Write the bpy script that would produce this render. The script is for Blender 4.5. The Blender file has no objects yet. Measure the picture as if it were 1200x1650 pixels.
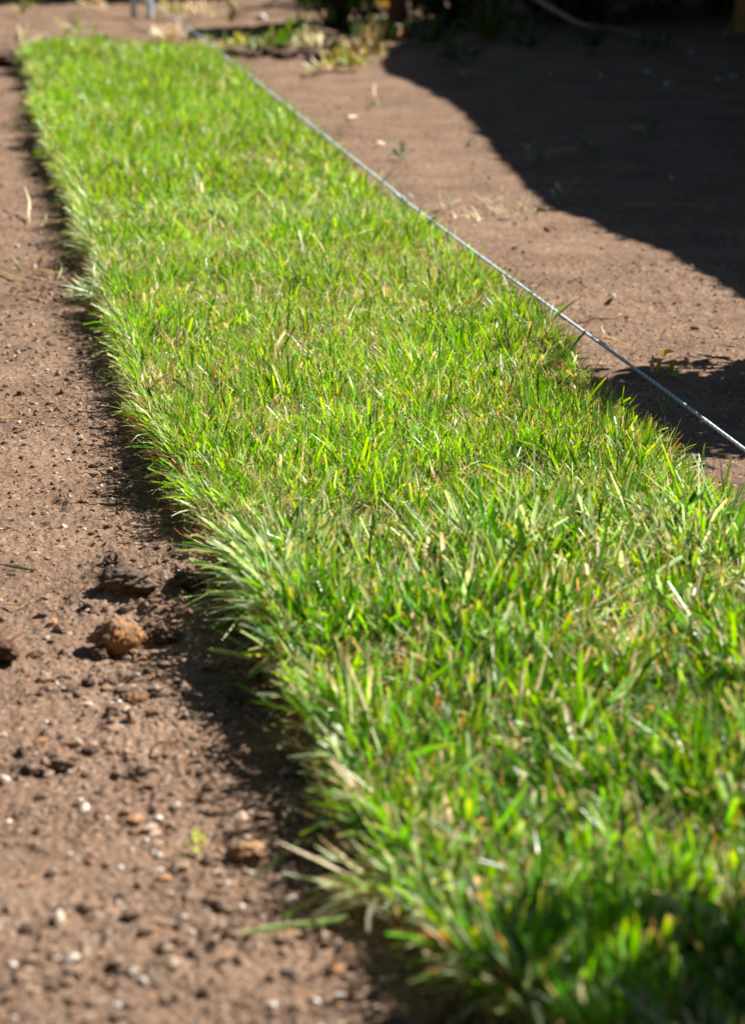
import bpy, math, random
import numpy as np
from mathutils import Vector

# ------------------------------------------------------------------ camera
scene = bpy.context.scene
C = scene.collection
CAM_H = 0.53
PITCH = math.radians(16.446)
cam_d = bpy.data.cameras.new("camera")
cam = bpy.data.objects.new("camera", cam_d)
C.objects.link(cam)
cam.location = (0, 0, CAM_H)
cam.rotation_euler = (math.radians(90) - PITCH, 0, 0)
cam_d.sensor_fit = 'VERTICAL'
cam_d.sensor_height = 36
cam_d.lens = 85
cam_d.clip_start = 0.02
cam_d.clip_end = 500
cam_d.dof.use_dof = True
cam_d.dof.focus_distance = 1.98
cam_d.dof.aperture_fstop = 9.5
cam_d.dof.aperture_blades = 0
scene.camera = cam

# ------------------------------------------------------------------ light
SUN_EL, SUN_AZ = math.radians(44), math.atan2(0.94, 0.34)     # azimuth measured from +Y towards +X
SX, SY, SZ = math.sin(SUN_AZ)*math.cos(SUN_EL), math.cos(SUN_AZ)*math.cos(SUN_EL), math.sin(SUN_EL)
world = bpy.data.worlds.new("World")
scene.world = world
world.use_nodes = True
nt = world.node_tree
nt.nodes.clear()
sky = nt.nodes.new('ShaderNodeTexSky')
sky.sky_type = 'NISHITA'
sky.sun_disc = False
sky.sun_elevation = SUN_EL
sky.sun_rotation = SUN_AZ
sky.air_density = 0.6
sky.dust_density = 0.2
bg = nt.nodes.new('ShaderNodeBackground')
bg.inputs['Strength'].default_value = 0.05
wo = nt.nodes.new('ShaderNodeOutputWorld')
nt.links.new(sky.outputs[0], bg.inputs[0])
nt.links.new(bg.outputs[0], wo.inputs[0])
sun_d = bpy.data.lights.new("sun", 'SUN')
sun_d.energy = 5.0
sun_d.angle = math.radians(0.53)
sun_d.color = (1.0, 0.95, 0.87)
sun = bpy.data.objects.new("sun", sun_d)
C.objects.link(sun)
sun.location = (3, 1, 4)
sun.rotation_euler = Vector((SX, SY, SZ)).to_track_quat('Z', 'Y').to_euler()
scene.view_settings.view_transform = 'Standard'
scene.view_settings.look = 'None'
scene.view_settings.gamma = 1
scene.view_settings.exposure = 0.98
scene.cycles.max_bounces = 8
scene.cycles.diffuse_bounces = 3
scene.cycles.transparent_max_bounces = 4

rng = np.random.default_rng(7)
random.seed(7)

# ------------------------------------------------------------------ noise
def _hash(ix, iy, s):
    h = (ix.astype(np.int64)*374761393 + iy.astype(np.int64)*668265263 + s*2147483647) & 0xffffffff
    h = ((h ^ (h >> 13))*1274126177) & 0xffffffff
    h = h ^ (h >> 16)
    return (h & 0xffff)/65535.0

def vnoise(x, y, s=0):
    ix, iy = np.floor(x), np.floor(y)
    fx, fy = x-ix, y-iy
    ux, uy = fx*fx*fx*(fx*(fx*6-15)+10), fy*fy*fy*(fy*(fy*6-15)+10)
    a, b = _hash(ix, iy, s), _hash(ix+1, iy, s)
    c, d = _hash(ix, iy+1, s), _hash(ix+1, iy+1, s)
    return (a+(b-a)*ux)*(1-uy) + (c+(d-c)*ux)*uy

def fbm(x, y, freq, octs, s=0, gain=0.5):
    t, amp, tot = 0.0, 1.0, 0.0
    ca, sa = math.cos(0.9), math.sin(0.9)
    x, y = x*freq, y*freq
    for o in range(octs):
        t = t + amp*(vnoise(x+17.3*o, y-9.1*o, s+o)*2-1)
        tot += amp
        x, y = (ca*x - sa*y)*2.03, (sa*x + ca*y)*2.03
        amp *= gain
    return t/tot

def sstep(a, b, x):
    t = np.clip((x-a)/(b-a), 0, 1)
    return t*t*(3-2*t)

# ------------------------------------------------------------------ layout of the turf (metres)
LEFT = np.array([(-0.86,5.95),(-0.711,5.054),(-0.537,3.964),(-0.417,3.305),(-0.317,2.71),(-0.235,2.263),
                 (-0.185,1.999),(-0.138,1.769),(-0.092,1.60),(-0.066,1.47),(-0.044,1.344),(-0.010,1.187),(0.025,1.053),(0.070,0.949),(0.135,.87),(0.32,0.20)])
RIGHT = np.array([(-0.51,5.95),(-0.345,5.10),(-0.160,4.127),(-0.048,3.449),(0.090,2.788),(0.165,2.391),(0.230,1.90),
                 (0.262,1.69),(0.30,1.50),(0.355,1.20),(0.42,0.90),(0.56,0.26)])
def edge_left(y):
    y = np.asarray(y, float)
    return np.interp(-y, -LEFT[:,1], LEFT[:,0]) + .013*fbm(y*0+3.1, y, 9, 3, 301)*sstep(.5, 1.2, y)
def edge_right(y):
    y = np.asarray(y, float)
    return np.interp(-y, -RIGHT[:,1], RIGHT[:,0]) + .009*fbm(y*0+7.7, y, 8, 3, 311)
# slabs: y of the near and far cut at the left edge (the cut runs perpendicular to the strip)
CUTS = [(0.25,1.600),(1.612,2.985),(2.997,5.06)]
SLOPE = 0.17
def strip_point(i, s, t):
    """s 0..1 along slab i from near to far, t 0..1 left to right -> x, y"""
    y0, y1 = CUTS[i]
    yl = y0 + (y1-y0)*s
    yr = yl + 0.065
    xl, xr = edge_left(yl), edge_right(yr)
    return xl+(xr-xl)*t, yl+(yr-yl)*t

def ground_h(x, y):
    d = edge_left(y) - x                       # > 0 left of the strip
    rough = 0.26 + 0.40*sstep(0.22, 0.02, np.abs(d))*sstep(-0.2, 0.0, d)*sstep(2.6, 1.7, y) + 0.12*sstep(1.9, 1.25, y)*sstep(0, .05, d) + .22*np.clip(fbm(x, y, 4, 2, 15), 0, 1)
    h = 0.010*fbm(x, y, 2.3, 3, 11) + 0.0055*rough*fbm(x, y, 11, 3, 21)
    lump = fbm(x, y, 33, 3, 31)
    h = h + 0.0042*rough*np.maximum(lump, -0.25)
    c = fbm(x, y, 95, 3, 41, 0.6)
    h = h + 0.0028*rough*(1-np.abs(c)*2.2)*(0.4+0.6*sstep(-.3,.4,lump)) + 0.0011*fbm(x, y, 260, 2, 45)*(.5+rough)
    pit = sstep(0.42, 0.75, fbm(x, y, 48, 2, 71))
    h = h - 0.006*rough*pit
    # raked soil right of the line: low ridges
    r = sstep(-0.02, 0.10, x-edge_right(y))
    h = h + r*0.0035*fbm(x*0.35, y, 20, 2, 51)
    # bank of loose soil at the back, under the shrubs
    h = h + 0.03*sstep(5.3, 6.6, y)*sstep(-0.4, 0.4, x)
    # crumbly heap between the stone and the turf
    for (cx, cy, rad, a) in ((-0.165,1.60,0.045,0.012),(-0.115,1.545,0.05,0.010),(-0.245,1.255,.03,.007),(-0.12,1.66,.04,.006)):
        g = np.exp(-((x-cx)**2+(y-cy)**2)/(rad*rad))
        h = h + a*g*(0.55+0.9*fbm(x, y, 70, 3, 61))
    return h

# ------------------------------------------------------------------ helpers
def tag(o, label=None, cat=None, group=None, kind=None):
    if label: o['label'] = label
    if cat: o['category'] = cat
    if group: o['group'] = group
    if kind: o['kind'] = kind
    return o

def empty(name, loc, label, cat, group=None):
    o = bpy.data.objects.new(name, None)
    o.empty_display_size = 0.02
    o.location = loc
    C.objects.link(o)
    return tag(o, label, cat, group)

def mesh_obj(name, verts, loops, counts, mat, parent=None, cols=None, smooth=True):
    """verts (N,3), loops flat vertex indices, counts: vertices per face (int or array)"""
    me = bpy.data.meshes.new(name)
    verts = np.ascontiguousarray(verts, dtype=np.float32)
    loops = np.ascontiguousarray(loops, dtype=np.int32).ravel()
    if isinstance(counts, int):
        counts = np.full(len(loops)//counts, counts, dtype=np.int32)
    counts = np.asarray(counts, dtype=np.int32)
    me.vertices.add(len(verts)); me.vertices.foreach_set('co', verts.ravel())
    me.loops.add(len(loops)); me.loops.foreach_set('vertex_index', loops)
    me.polygons.add(len(counts))
    st = np.concatenate(([0], np.cumsum(counts)[:-1])).astype(np.int32)
    me.polygons.foreach_set('loop_start', st)
    me.polygons.foreach_set('use_smooth', np.full(len(counts), smooth))
    if cols is not None:
        a = me.color_attributes.new('tint', 'FLOAT_COLOR', 'POINT')
        c4 = np.ones((len(verts), 4), dtype=np.float32); c4[:, :3] = cols
        a.data.foreach_set('color', c4.ravel())
    me.update(calc_edges=True)
    me.validate()
    o = bpy.data.objects.new(name, me)
    if mat: me.materials.append(mat)
    C.objects.link(o)
    if parent is not None:
        o.parent = parent
        me.transform(parent.matrix_world.inverted() if False else
                     __import__('mathutils').Matrix.Translation(-Vector(parent.location)))
    return o

# ------------------------------------------------------------------ materials
def new_mat(name):
    m = bpy.data.materials.new(name); m.use_nodes = True
    n = m.node_tree.nodes; n.clear()
    return m, n, m.node_tree.links

def leaf_material(name, rough=0.38, trans=0.45, spec=0.5, sat=1.25):
    m, n, l = new_mat(name)
    out = n.new('ShaderNodeOutputMaterial')
    at = n.new('ShaderNodeAttribute'); at.attribute_name = 'tint'
    geo = n.new('ShaderNodeNewGeometry')
    nz = n.new('ShaderNodeTexNoise'); nz.inputs['Scale'].default_value = 220
    l.new(geo.outputs['Position'], nz.inputs['Vector'])
    mr = n.new('ShaderNodeMapRange'); mr.inputs[1].default_value = .3; mr.inputs[2].default_value = .7
    mr.inputs[3].default_value = .78; mr.inputs[4].default_value = 1.18
    l.new(nz.outputs[0], mr.inputs[0])
    mu = n.new('ShaderNodeVectorMath'); mu.operation = 'SCALE'
    l.new(at.outputs['Color'], mu.inputs[0]); l.new(mr.outputs[0], mu.inputs['Scale'])
    p = n.new('ShaderNodeBsdfPrincipled')
    p.inputs['Roughness'].default_value = rough
    p.inputs['Specular IOR Level'].default_value = spec
    l.new(mu.outputs[0], p.inputs['Base Color'])
    tr = n.new('ShaderNodeBsdfTranslucent')
    hs = n.new('ShaderNodeHueSaturation'); hs.inputs['Saturation'].default_value = sat; hs.inputs['Value'].default_value = 2.15
    hs.inputs['Hue'].default_value = 0.478
    l.new(mu.outputs[0], hs.inputs['Color']); l.new(hs.outputs[0], tr.inputs[0])
    mx = n.new('ShaderNodeMixShader'); mx.inputs[0].default_value = trans
    l.new(p.outputs[0], mx.inputs[1]); l.new(tr.outputs[0], mx.inputs[2])
    l.new(mx.outputs[0], out.inputs[0])
    return m

def soil_material(name, light=(.300,.198,.136), dark=(.140,.088,.058), specks=True, moist=0.0):
    m, n, l = new_mat(name)
    out = n.new('ShaderNodeOutputMaterial')
    p = n.new('ShaderNodeBsdfPrincipled'); p.inputs['Roughness'].default_value = 0.92
    p.inputs['Specular IOR Level'].default_value = 0.2
    geo = n.new('ShaderNodeNewGeometry')
    def noise(scale, det=4, rough=.6):
        t = n.new('ShaderNodeTexNoise'); t.inputs['Scale'].default_value = scale
        t.inputs['Detail'].default_value = det; t.inputs['Roughness'].default_value = rough
        l.new(geo.outputs['Position'], t.inputs['Vector']); return t
    n1, n2, n3 = noise(9), noise(120, 5, .7), noise(620, 2)
    def mrange(src, a, b, c=0, d=1):
        r = n.new('ShaderNodeMapRange'); r.inputs[1].default_value = a; r.inputs[2].default_value = b
        r.inputs[3].default_value = c; r.inputs[4].default_value = d; l.new(src, r.inputs[0]); return r.outputs[0]
    add = n.new('ShaderNodeMath'); add.operation = 'ADD'
    l.new(mrange(n1.outputs[0], .35, .65, 0, .55), add.inputs[0]); l.new(mrange(n2.outputs[0], .35, .65, 0, .45), add.inputs[1])
    mix = n.new('ShaderNodeMix'); mix.data_type = 'RGBA'
    mix.inputs[6].default_value = (*dark, 1); mix.inputs[7].default_value = (*light, 1)
    l.new(add.outputs[0], mix.inputs[0])
    col = mix.outputs[2]
    if specks:
        v = n.new('ShaderNodeTexVoronoi'); v.inputs['Scale'].default_value = 260
        l.new(geo.outputs['Position'], v.inputs['Vector'])
        sep = n.new('ShaderNodeSeparateColor'); l.new(v.outputs['Color'], sep.inputs[0])
        for thr, c, ch, mxf in ((.93, (.50,.40,.31,1), 0, .7), (.90, (.42,.20,.09,1), 1, .6), (.88, (.085,.055,.04,1), 2, .75)):
            mm = n.new('ShaderNodeMix'); mm.data_type = 'RGBA'
            f = n.new('ShaderNodeMath'); f.operation = 'MULTIPLY'
            l.new(mrange(sep.outputs[ch], thr, thr+.01, 0, mxf), f.inputs[0]); l.new(mrange(v.outputs['Distance'], .55, .35), f.inputs[1])
            l.new(f.outputs[0], mm.inputs[0]); l.new(col, mm.inputs[6]); mm.inputs[7].default_value = c
            col = mm.outputs[2]
    l.new(col, p.inputs['Base Color'])
    gr = noise(520, 3, .75)
    grm = n.new('ShaderNodeVectorMath'); grm.operation = 'SCALE'
    l.new(col, grm.inputs[0]); l.new(mrange(gr.outputs[0], .36, .64, .62, 1.32), grm.inputs['Scale'])
    l.new(grm.outputs[0], p.inputs['Base Color'])
    b = n.new('ShaderNodeBump'); b.inputs['Strength'].default_value = 1; b.inputs['Distance'].default_value = .0014
    l.new(n2.outputs[0], b.inputs['Height'])
    b2 = n.new('ShaderNodeBump'); b2.inputs['Strength'].default_value = .8; b2.inputs['Distance'].default_value = .0011
    l.new(gr.outputs[0], b2.inputs['Height']); l.new(b.outputs[0], b2.inputs['Normal'])
    l.new(b2.outputs[0], p.inputs['Normal'])
    l.new(p.outputs[0], out.inputs[0])
    return m

def tint_material(name, rough=.85, bump=.0006, scale=500, spec=.25):
    m, n, l = new_mat(name)
    out = n.new('ShaderNodeOutputMaterial')
    p = n.new('ShaderNodeBsdfPrincipled'); p.inputs['Roughness'].default_value = rough
    p.inputs['Specular IOR Level'].default_value = spec
    at = n.new('ShaderNodeAttribute'); at.attribute_name = 'tint'
    geo = n.new('ShaderNodeNewGeometry')
    nz = n.new('ShaderNodeTexNoise'); nz.inputs['Scale'].default_value = scale; nz.inputs['Detail'].default_value = 4
    l.new(geo.outputs['Position'], nz.inputs['Vector'])
    mr = n.new('ShaderNodeMapRange'); mr.inputs[1].default_value = .3; mr.inputs[2].default_value = .7
    mr.inputs[3].default_value = .7; mr.inputs[4].default_value = 1.25
    l.new(nz.outputs[0], mr.inputs[0])
    mu = n.new('ShaderNodeVectorMath'); mu.operation = 'SCALE'
    l.new(at.outputs['Color'], mu.inputs[0]); l.new(mr.outputs[0], mu.inputs['Scale'])
    l.new(mu.outputs[0], p.inputs['Base Color'])
    b = n.new('ShaderNodeBump'); b.inputs['Strength'].default_value = .8; b.inputs['Distance'].default_value = bump
    l.new(nz.outputs[0], b.inputs['Height']); l.new(b.outputs[0], p.inputs['Normal'])
    l.new(p.outputs[0], out.inputs[0])
    return m

M_GRASS = leaf_material('grass_blade', rough=.28, trans=.46, spec=.6, sat=1.35)
M_LEAF = leaf_material('shrub_leaf', rough=.45, trans=.3)
M_DRY = leaf_material('dry_straw', rough=.6, trans=.25, spec=.25, sat=1.0)
M_SOIL = soil_material('bare_soil')
M_MAT = soil_material('turf_root_soil', (.17,.115,.078), (.075,.048,.033))
M_CRUMB = tint_material('soil_crumb')
M_STONE = tint_material('stone_grit', .9, .0012, 350)
M_PEBBLE = tint_material('pale_pebble', .6, .0003, 900, .4)
M_TWINE = tint_material('twine_fibre', .7, .0004, 1500, .3)
M_BARK = tint_material('bark', .9, .002, 120)

# ------------------------------------------------------------------ ground: one sheet, finer near the work
def build_ground():
    def seg(a, b, n): return np.linspace(a, b, n, endpoint=False)
    ang = np.concatenate([seg(-180,-60,30), seg(-60,-13,90), seg(-13,-9.3,60), seg(-9.3,9.3,640), seg(9.3,13,60), seg(13,60,90), seg(60,180,30)])
    ang = np.radians(ang)
    rad = np.concatenate([np.geomspace(.03,.85,70,endpoint=False), np.geomspace(.85,3.2,1000,endpoint=False),
                          np.geomspace(3.2,7.6,300,endpoint=False), np.geomspace(7.6,120,60)])
    A, R = np.meshgrid(ang, rad)
    X, Y = R*np.sin(A), R*np.cos(A)
    Z = ground_h(X, Y)
    Z = Z*sstep(60, 12, R)
    # settle the soil beneath the turf slabs so that no lump pierces them
    inside = (Y > .15) & (Y < 5.2) & (X > edge_left(Y)+.012) & (X < edge_right(Y)-.012)
    Z = np.where(inside, np.minimum(Z, -0.002)*.5-.002, Z)
    nr, na = R.shape
    V = np.stack([X.ravel(), Y.ravel(), Z.ravel()], 1)
    i, j = np.meshgrid(np.arange(nr-1), np.arange(na), indexing='ij')
    j2 = (j+1) % na
    q = np.stack([i*na+j, i*na+j2, (i+1)*na+j2, (i+1)*na+j], -1).reshape(-1, 4)[:, ::-1]
    c = len(V)
    V = np.vstack([V, [[0, 0, 0]]])
    jj = np.arange(na)
    tri = np.stack([np.full(na, c), (jj+1) % na, jj], -1)[:, ::-1]
    loops = np.concatenate([q.ravel(), tri.ravel()])
    counts = np.concatenate([np.full(len(q), 4), np.full(na, 3)])
    # make sure faces look up
    a, b, d = V[q[0][0]], V[q[0][1]], V[q[0][2]]
    if np.cross(b-a, d-b)[2] < 0:
        loops = np.concatenate([q[:, ::-1].ravel(), tri[:, ::-1].ravel()])
    o = mesh_obj('ground', V, loops, counts, M_SOIL)
    tag(o, 'bare brown crumbly garden soil around the turf strip', 'soil', kind='structure')
build_ground()

# ------------------------------------------------------------------ blades: grass, straw and leaves alike
def blade_arrays(root, az, L, w, a0, k, phi, col, segs=4, fold=.25, shape='blade', base_col=None, tip_col=None, curl=None):
    """each blade is a folded ribbon that starts at root, leans a0 from the vertical toward az and bends by k"""
    N = len(root)
    f = np.linspace(0, 1, segs+1)
    dirx, diry = np.sin(az), np.cos(az)
    V = np.zeros((N, segs+1, 3, 3)); pos = root.copy().astype(float)
    if shape == 'blade':   prof = np.array([.62 + .38*math.sin(math.pi*min(x*1.25, 1)) if x < .8 else .9*(1-(x-.8)/.2*.8) for x in f])
    elif shape == 'thin':  prof = np.array([1 - .75*x for x in f])
    elif shape == 'stub':  prof = np.array([.75+.25*math.sin(math.pi*x) for x in f])
    else:                  prof = np.array([max(.06, math.sin(math.pi*(x**.85))**.8) for x in f])
    for s in range(segs+1):
        a = a0 + k*f[s]
        if curl is not None:
            aa = az + curl*f[s]; dirx, diry = np.sin(aa), np.cos(aa)
        T = np.stack([np.sin(a)*dirx, np.sin(a)*diry, np.cos(a)], 1)
        Nn = np.stack([-np.cos(a)*dirx, -np.cos(a)*diry, np.sin(a)], 1)
        P = np.stack([diry, -dirx, np.zeros(N)], 1)
        if s > 0: pos = pos + T*(L/segs)[:, None]
        S = np.cos(phi)[:, None]*P + np.sin(phi)[:, None]*Nn
        D = -np.sin(phi)[:, None]*P + np.cos(phi)[:, None]*Nn
        hw = (w*prof[s]*.5)[:, None]
        V[:, s, 0] = pos - S*hw
        V[:, s, 1] = pos - D*hw*fold*2
        V[:, s, 2] = pos + S*hw
    cols = np.repeat(col[:, None, :], segs+1, 1)
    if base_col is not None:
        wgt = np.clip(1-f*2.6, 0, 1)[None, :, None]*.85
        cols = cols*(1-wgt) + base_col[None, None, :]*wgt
    if tip_col is not None:
        wgt = np.clip((f-.78)/.22, 0, 1)[None, :, None]*tip_col[1][:, None, None]
        cols = cols*(1-wgt) + np.array(tip_col[0])[None, None, :]*wgt
    cols = np.repeat(cols[:, :, None, :], 3, 2).reshape(-1, 3)
    base = np.arange(N)[:, None]*((segs+1)*3)
    F = []
    for s in range(segs):
        for c in range(2):
            F.append(np.stack([base[:, 0]+s*3+c, base[:, 0]+s*3+c+1, base[:, 0]+(s+1)*3+c+1, base[:, 0]+(s+1)*3+c], 1))
    return V.reshape(-1, 3), np.concatenate(F), cols

def join_arrays(parts):
    Vs, Fs, Cs, off = [], [], [], 0
    for V, F, c in parts:
        Vs.append(V); Fs.append(F+off); Cs.append(c); off += len(V)
    return np.vstack(Vs), np.vstack(Fs), np.vstack(Cs)

PAL = dict(
    fresh=(.082,.295,.003), lime=(.195,.410,.004), deep=(.026,.105,.006), blue=(.110,.225,.085), pale=(.37,.47,.24),
    straw=(.50,.39,.19), orange=(.36,.20,.06), bleached=(.62,.55,.38), brown=(.16,.09,.04))

def pick_cols(n, weights, r):
    keys = list(weights); w = np.array([weights[k] for k in keys], float); w /= w.sum()
    idx = r.choice(len(keys), n, p=w)
    c = np.array([PAL[k] for k in keys])[idx]
    c = c*(1+r.normal(0, .18, (n, 1))) * (1+r.normal(0, .06, (n, 3)))
    return np.clip(c, .004, .85), idx, keys

MAT_TOP = 0.020
def mat_top(x, y):
    return MAT_TOP + 0.010*fbm(x, y, 5, 2, 86) + 0.005*fbm(x, y, 14, 3, 81) + 0.0015*fbm(x, y, 70, 2, 91)

def turf_slab(i, label, ntuft, per, Lm, wm, weights, dry_frac, nthatch, seed, smin=0.0):
    r = np.random.default_rng(seed)
    y0, y1 = CUTS[i]
    ox, oy = strip_point(i, .5, .5)
    root = empty('turf_slab', (float(ox), float(oy), 0), label, 'turf', 'turf slabs laid end to end')
    # ---- root mat: ragged slab of dark rooted soil
    ns, ntt = int((y1-y0)/.006), 70
    S, T = np.meshgrid(np.linspace(0, 1, ns), np.linspace(0, 1, ntt), indexing='ij')
    X, Y = strip_point(i, S, T)
    wob = 0.007*fbm(X, Y, 22, 4, 101+i)
    edge = np.clip(np.abs(T-.5)*2, 0, 1)**6
    X = X + wob*edge*1.2*np.sign(T-.5); Y = Y + 0.005*fbm(X, Y, 30, 3, 111)*np.clip(np.abs(S-.5)*2, 0, 1)**20
    Z = mat_top(X, Y)
    top = np.stack([X, Y, Z], -1)
    # rim goes down with a rough face
    def ring(off, z, s):
        idx = ([(a, 0) for a in range(ns)] + [(ns-1, b) for b in range(1, ntt)] + [(a, ntt-1) for a in range(ns-2, -1, -1)] + [(0, b) for b in range(ntt-2, 0, -1)])
        P = np.array([top[a, b] for a, b in idx])
        cx, cy = P[:, 0].mean(), P[:, 1].mean()
        nx = np.roll(P[:, 1], -1)-np.roll(P[:, 1], 1); ny = -(np.roll(P[:, 0], -1)-np.roll(P[:, 0], 1))
        ln = np.hypot(nx, ny)+1e-9; nx /= ln; ny /= ln
        sg = np.sign(np.mean(nx*(P[:, 0]-cx)+ny*(P[:, 1]-cy)))
        o_ = off + .006*fbm(P[:, 0]*1.0+z*7, P[:, 1]+z*3, 60, 3, s)
        return idx, np.stack([P[:, 0]+sg*nx*o_, P[:, 1]+sg*ny*o_, np.full(len(P), z)+.002*fbm(P[:, 0], P[:, 1], 80, 2, s+5)], 1)
    V = top.reshape(-1, 3); F = []
    a, b = np.meshgrid(np.arange(ns-1), np.arange(ntt-1), indexing='ij')
    F.append(np.stack([a*ntt+b, a*ntt+b+1, (a+1)*ntt+b+1, (a+1)*ntt+b], -1).reshape(-1, 4))
    idx, _ = ring(0, 0, 1)
    prev = np.array([q[0]*ntt+q[1] for q in idx])
    n_ = len(idx)
    for off, z, s in ((.003,.014,131), (.0045,.008,141), (.003,-.001,151), (.004,-.012,161)):
        _, P = ring(off, z, s)
        cur = len(V)+np.arange(n_)
        V = np.vstack([V, P])
        F.append(np.stack([prev, np.roll(prev, -1), np.roll(cur, -1), cur], 1))
        prev = cur
    mesh_obj('root_mat', V, np.vstack(F), 4, M_MAT, root)
    # ---- grass: tufts of blades
    s = r.uniform(smin, 1, ntuft); t = r.uniform(0.005, .995, ntuft)
    n_edge = int(ntuft*.02)                               # thicker fringe along both long sides
    t[:n_edge] = np.where(r.random(n_edge) < .6, r.uniform(0, .05, n_edge), r.uniform(.95, 1, n_edge))
    tx, ty = strip_point(i, s, t)
    dens = fbm(tx, ty, 17, 3, 171)
    keep = r.random(ntuft) < .88+1.3*dens
    tx, ty, t, s = tx[keep], ty[keep], t[keep], s[keep]
    n = len(tx)*per
    x = np.repeat(tx, per)+r.normal(0, .0024, n); y = np.repeat(ty, per)+r.normal(0, .0024, n)
    tt = np.repeat(t, per); ss = np.repeat(s, per)
    z = mat_top(x, y)-.001
    az = r.uniform(-math.pi, math.pi, n)
    field = fbm(x, y, 13, 3, 181)*math.pi*3.2-2.0            # blades of a patch lean the same way
    a0 = np.abs(r.normal(.20, .40, n))+.25*sstep(0, .6, fbm(x, y, 16, 2, 251)); k = r.gamma(1.3, .30, n)
    vx, vy = np.sin(az)*.9+np.sin(field)*.38, np.cos(az)*.9+np.cos(field)*.38
    # fringe leans outward
    side = 1.35*(.5+.9*fbm(x*0, y, 30, 3, 231+i)+.35*fbm(x, y, 90, 2, 241))      # the fringe comes and goes along the edge
    eL = sstep(.055, 0.0, tt)*np.clip(side, 0, 1); eR = .7*sstep(.96, 1.0, tt); eN = sstep(.03, .0, ss)*(.8 if i != 1 else .3)
    vx = vx - 1.0*eL + .6*eR; vy = vy - .25*eL + .25*eR - 1.1*eN
    az = np.arctan2(vx, vy)
    a0 = a0 + eL*r.uniform(.0, .9, n)*(r.random(n) < .32) + eR*r.uniform(0, .45, n) + eN*r.uniform(.0, .35, n)
    k = k + eL*r.uniform(0, .4, n)
    lying = r.random(n) < (.20 if i == 0 else .13)
    a0 = a0 + lying*r.uniform(.35, 1.0, n)
    z = z + lying*r.uniform(0, .010, n)
    wide = r.random(n) < (.34 if i == 0 else .22)
    L = Lm*np.clip(r.normal(1, .22, n), .45, 1.7)*(1+.55*fbm(x, y, 12, 3, 191))
    L = np.where(wide, L*1.12, L)*(1.0)
    long_ = r.random(n) < .012
    L = np.where(long_, L*1.45, L); k = np.where(long_, k+.3, k)
    seam = np.zeros(n)
    if i < 2:                                             # coarse longer pale blades stand up along the seam
        seam = sstep(.84, .97, ss)*(r.random(n) < .5); L = L*(1+.38*seam); a0 = a0+.15*seam
    w = wm*np.where(wide, r.uniform(1.2, 1.9, n), r.uniform(.5, 1.0, n))
    thin = r.random(n) < .12                                # fine long stems among the blades
    w = np.where(thin, w*.55, w); L = np.where(thin, L*1.35, L)
    phi = r.normal(0, .75, n)
    col, idx_, keys = pick_cols(n, weights, r)
    patch = fbm(x, y, 5, 3, 201)
    col = col*(1+.28*patch)[:, None]
    # bluish pale undersides where the fringe splays out
    m = ((eL > .25) & (r.random(n) < .30)) | ((seam > .3) & (r.random(n) < .5))
    col[m] = np.array(PAL['pale'])*(1+r.normal(0, .2, (m.sum(), 1)))
    m = lying & (r.random(n) < .4)  # sun sheen on lying blades painted in as pale colour
    col[m] = np.array(PAL['pale'])*np.array((1.0, .95, 1.25))*(1+r.normal(0, .2, (m.sum(), 1)))
    # bleached clumps
    b = (fbm(x, y, 26, 2, 211) > .50) & (r.random(n) < .35)
    col[b] = np.array(PAL['bleached'])*(1+r.normal(0, .15, (b.sum(), 1)))
    d = (r.random(n) < dry_frac) & (L < Lm*1.35)
    dc, _, _ = pick_cols(n, dict(straw=5, orange=1.2, bleached=3.5, brown=.6), r)
    col[d] = dc[d]
    tipw = (r.random(n) < .42)*r.uniform(.3, 1, n)
    parts = []
    h = r.random(n) < .5
    for msk, shp in ((h, 'blade'), (~h, 'stub')):
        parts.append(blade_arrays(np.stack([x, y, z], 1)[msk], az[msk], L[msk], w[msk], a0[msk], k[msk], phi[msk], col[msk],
                                  4, .22, shp, np.array((.14,.18,.045)) , (PAL['straw'], tipw[msk]), curl=r.normal(0, .35, msk.sum())))  # blade feet coloured darker to paint shade into the gaps
    # ---- thatch: short curly dead stems low down between the blades
    s = r.uniform(smin, 1, nthatch); t = r.uniform(-.01, 1.01, nthatch)
    n_e = int(nthatch*.035); t[:n_e] = r.uniform(-.02, .02, n_e)
    x, y = strip_point(i, s, t); n = nthatch
    z = np.where(t < 0, r.uniform(.002, .016, n), mat_top(x, y)+r.uniform(-.001, .013, n)*sstep(.0, .05, np.minimum(t, 1-t)))
    col, _, _ = pick_cols(n, dict(straw=4, bleached=3.5, orange=.3, brown=1.5, pale=3), r)
    parts.append(blade_arrays(np.stack([x, y, z], 1), np.where(t < 0.01, r.normal(-1.6, .8, n), r.uniform(-math.pi, math.pi, n)),
                              r.uniform(.010, .032, n), wm*r.uniform(.25, .6, n), r.uniform(.6, 1.5, n), r.normal(.1, .6, n),
                              r.uniform(-1.5, 1.5, n), col, 4, .2, 'thin', curl=r.normal(0, 1.1, n)))
    V, F, c = join_arrays(parts)
    g = mesh_obj('grass', V, F, 4, M_GRASS, root, c)
    g['kind'] = 'stuff'
    return root

turf_slab(0, 'nearest turf slab with long coarse green blades spilling over its left edge', 10500, 7, .0290, .0023,
          dict(fresh=8, lime=3.5, deep=6, blue=3, pale=1.2), .10, 24000, 1, smin=.25)
turf_slab(1, 'middle turf slab of short fine lime green grass flecked with straw', 15500, 7, .0240, .00152,
          dict(fresh=5, lime=8, deep=3, blue=1, pale=.8), .14, 36000, 2)
turf_slab(2, 'farthest turf slab of yellowish green grass ending before the soil bank', 15500, 6, .0262, .0019,
          dict(fresh=4, lime=10, deep=2, blue=1.5, pale=1.6), .11, 14000, 3)

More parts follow.
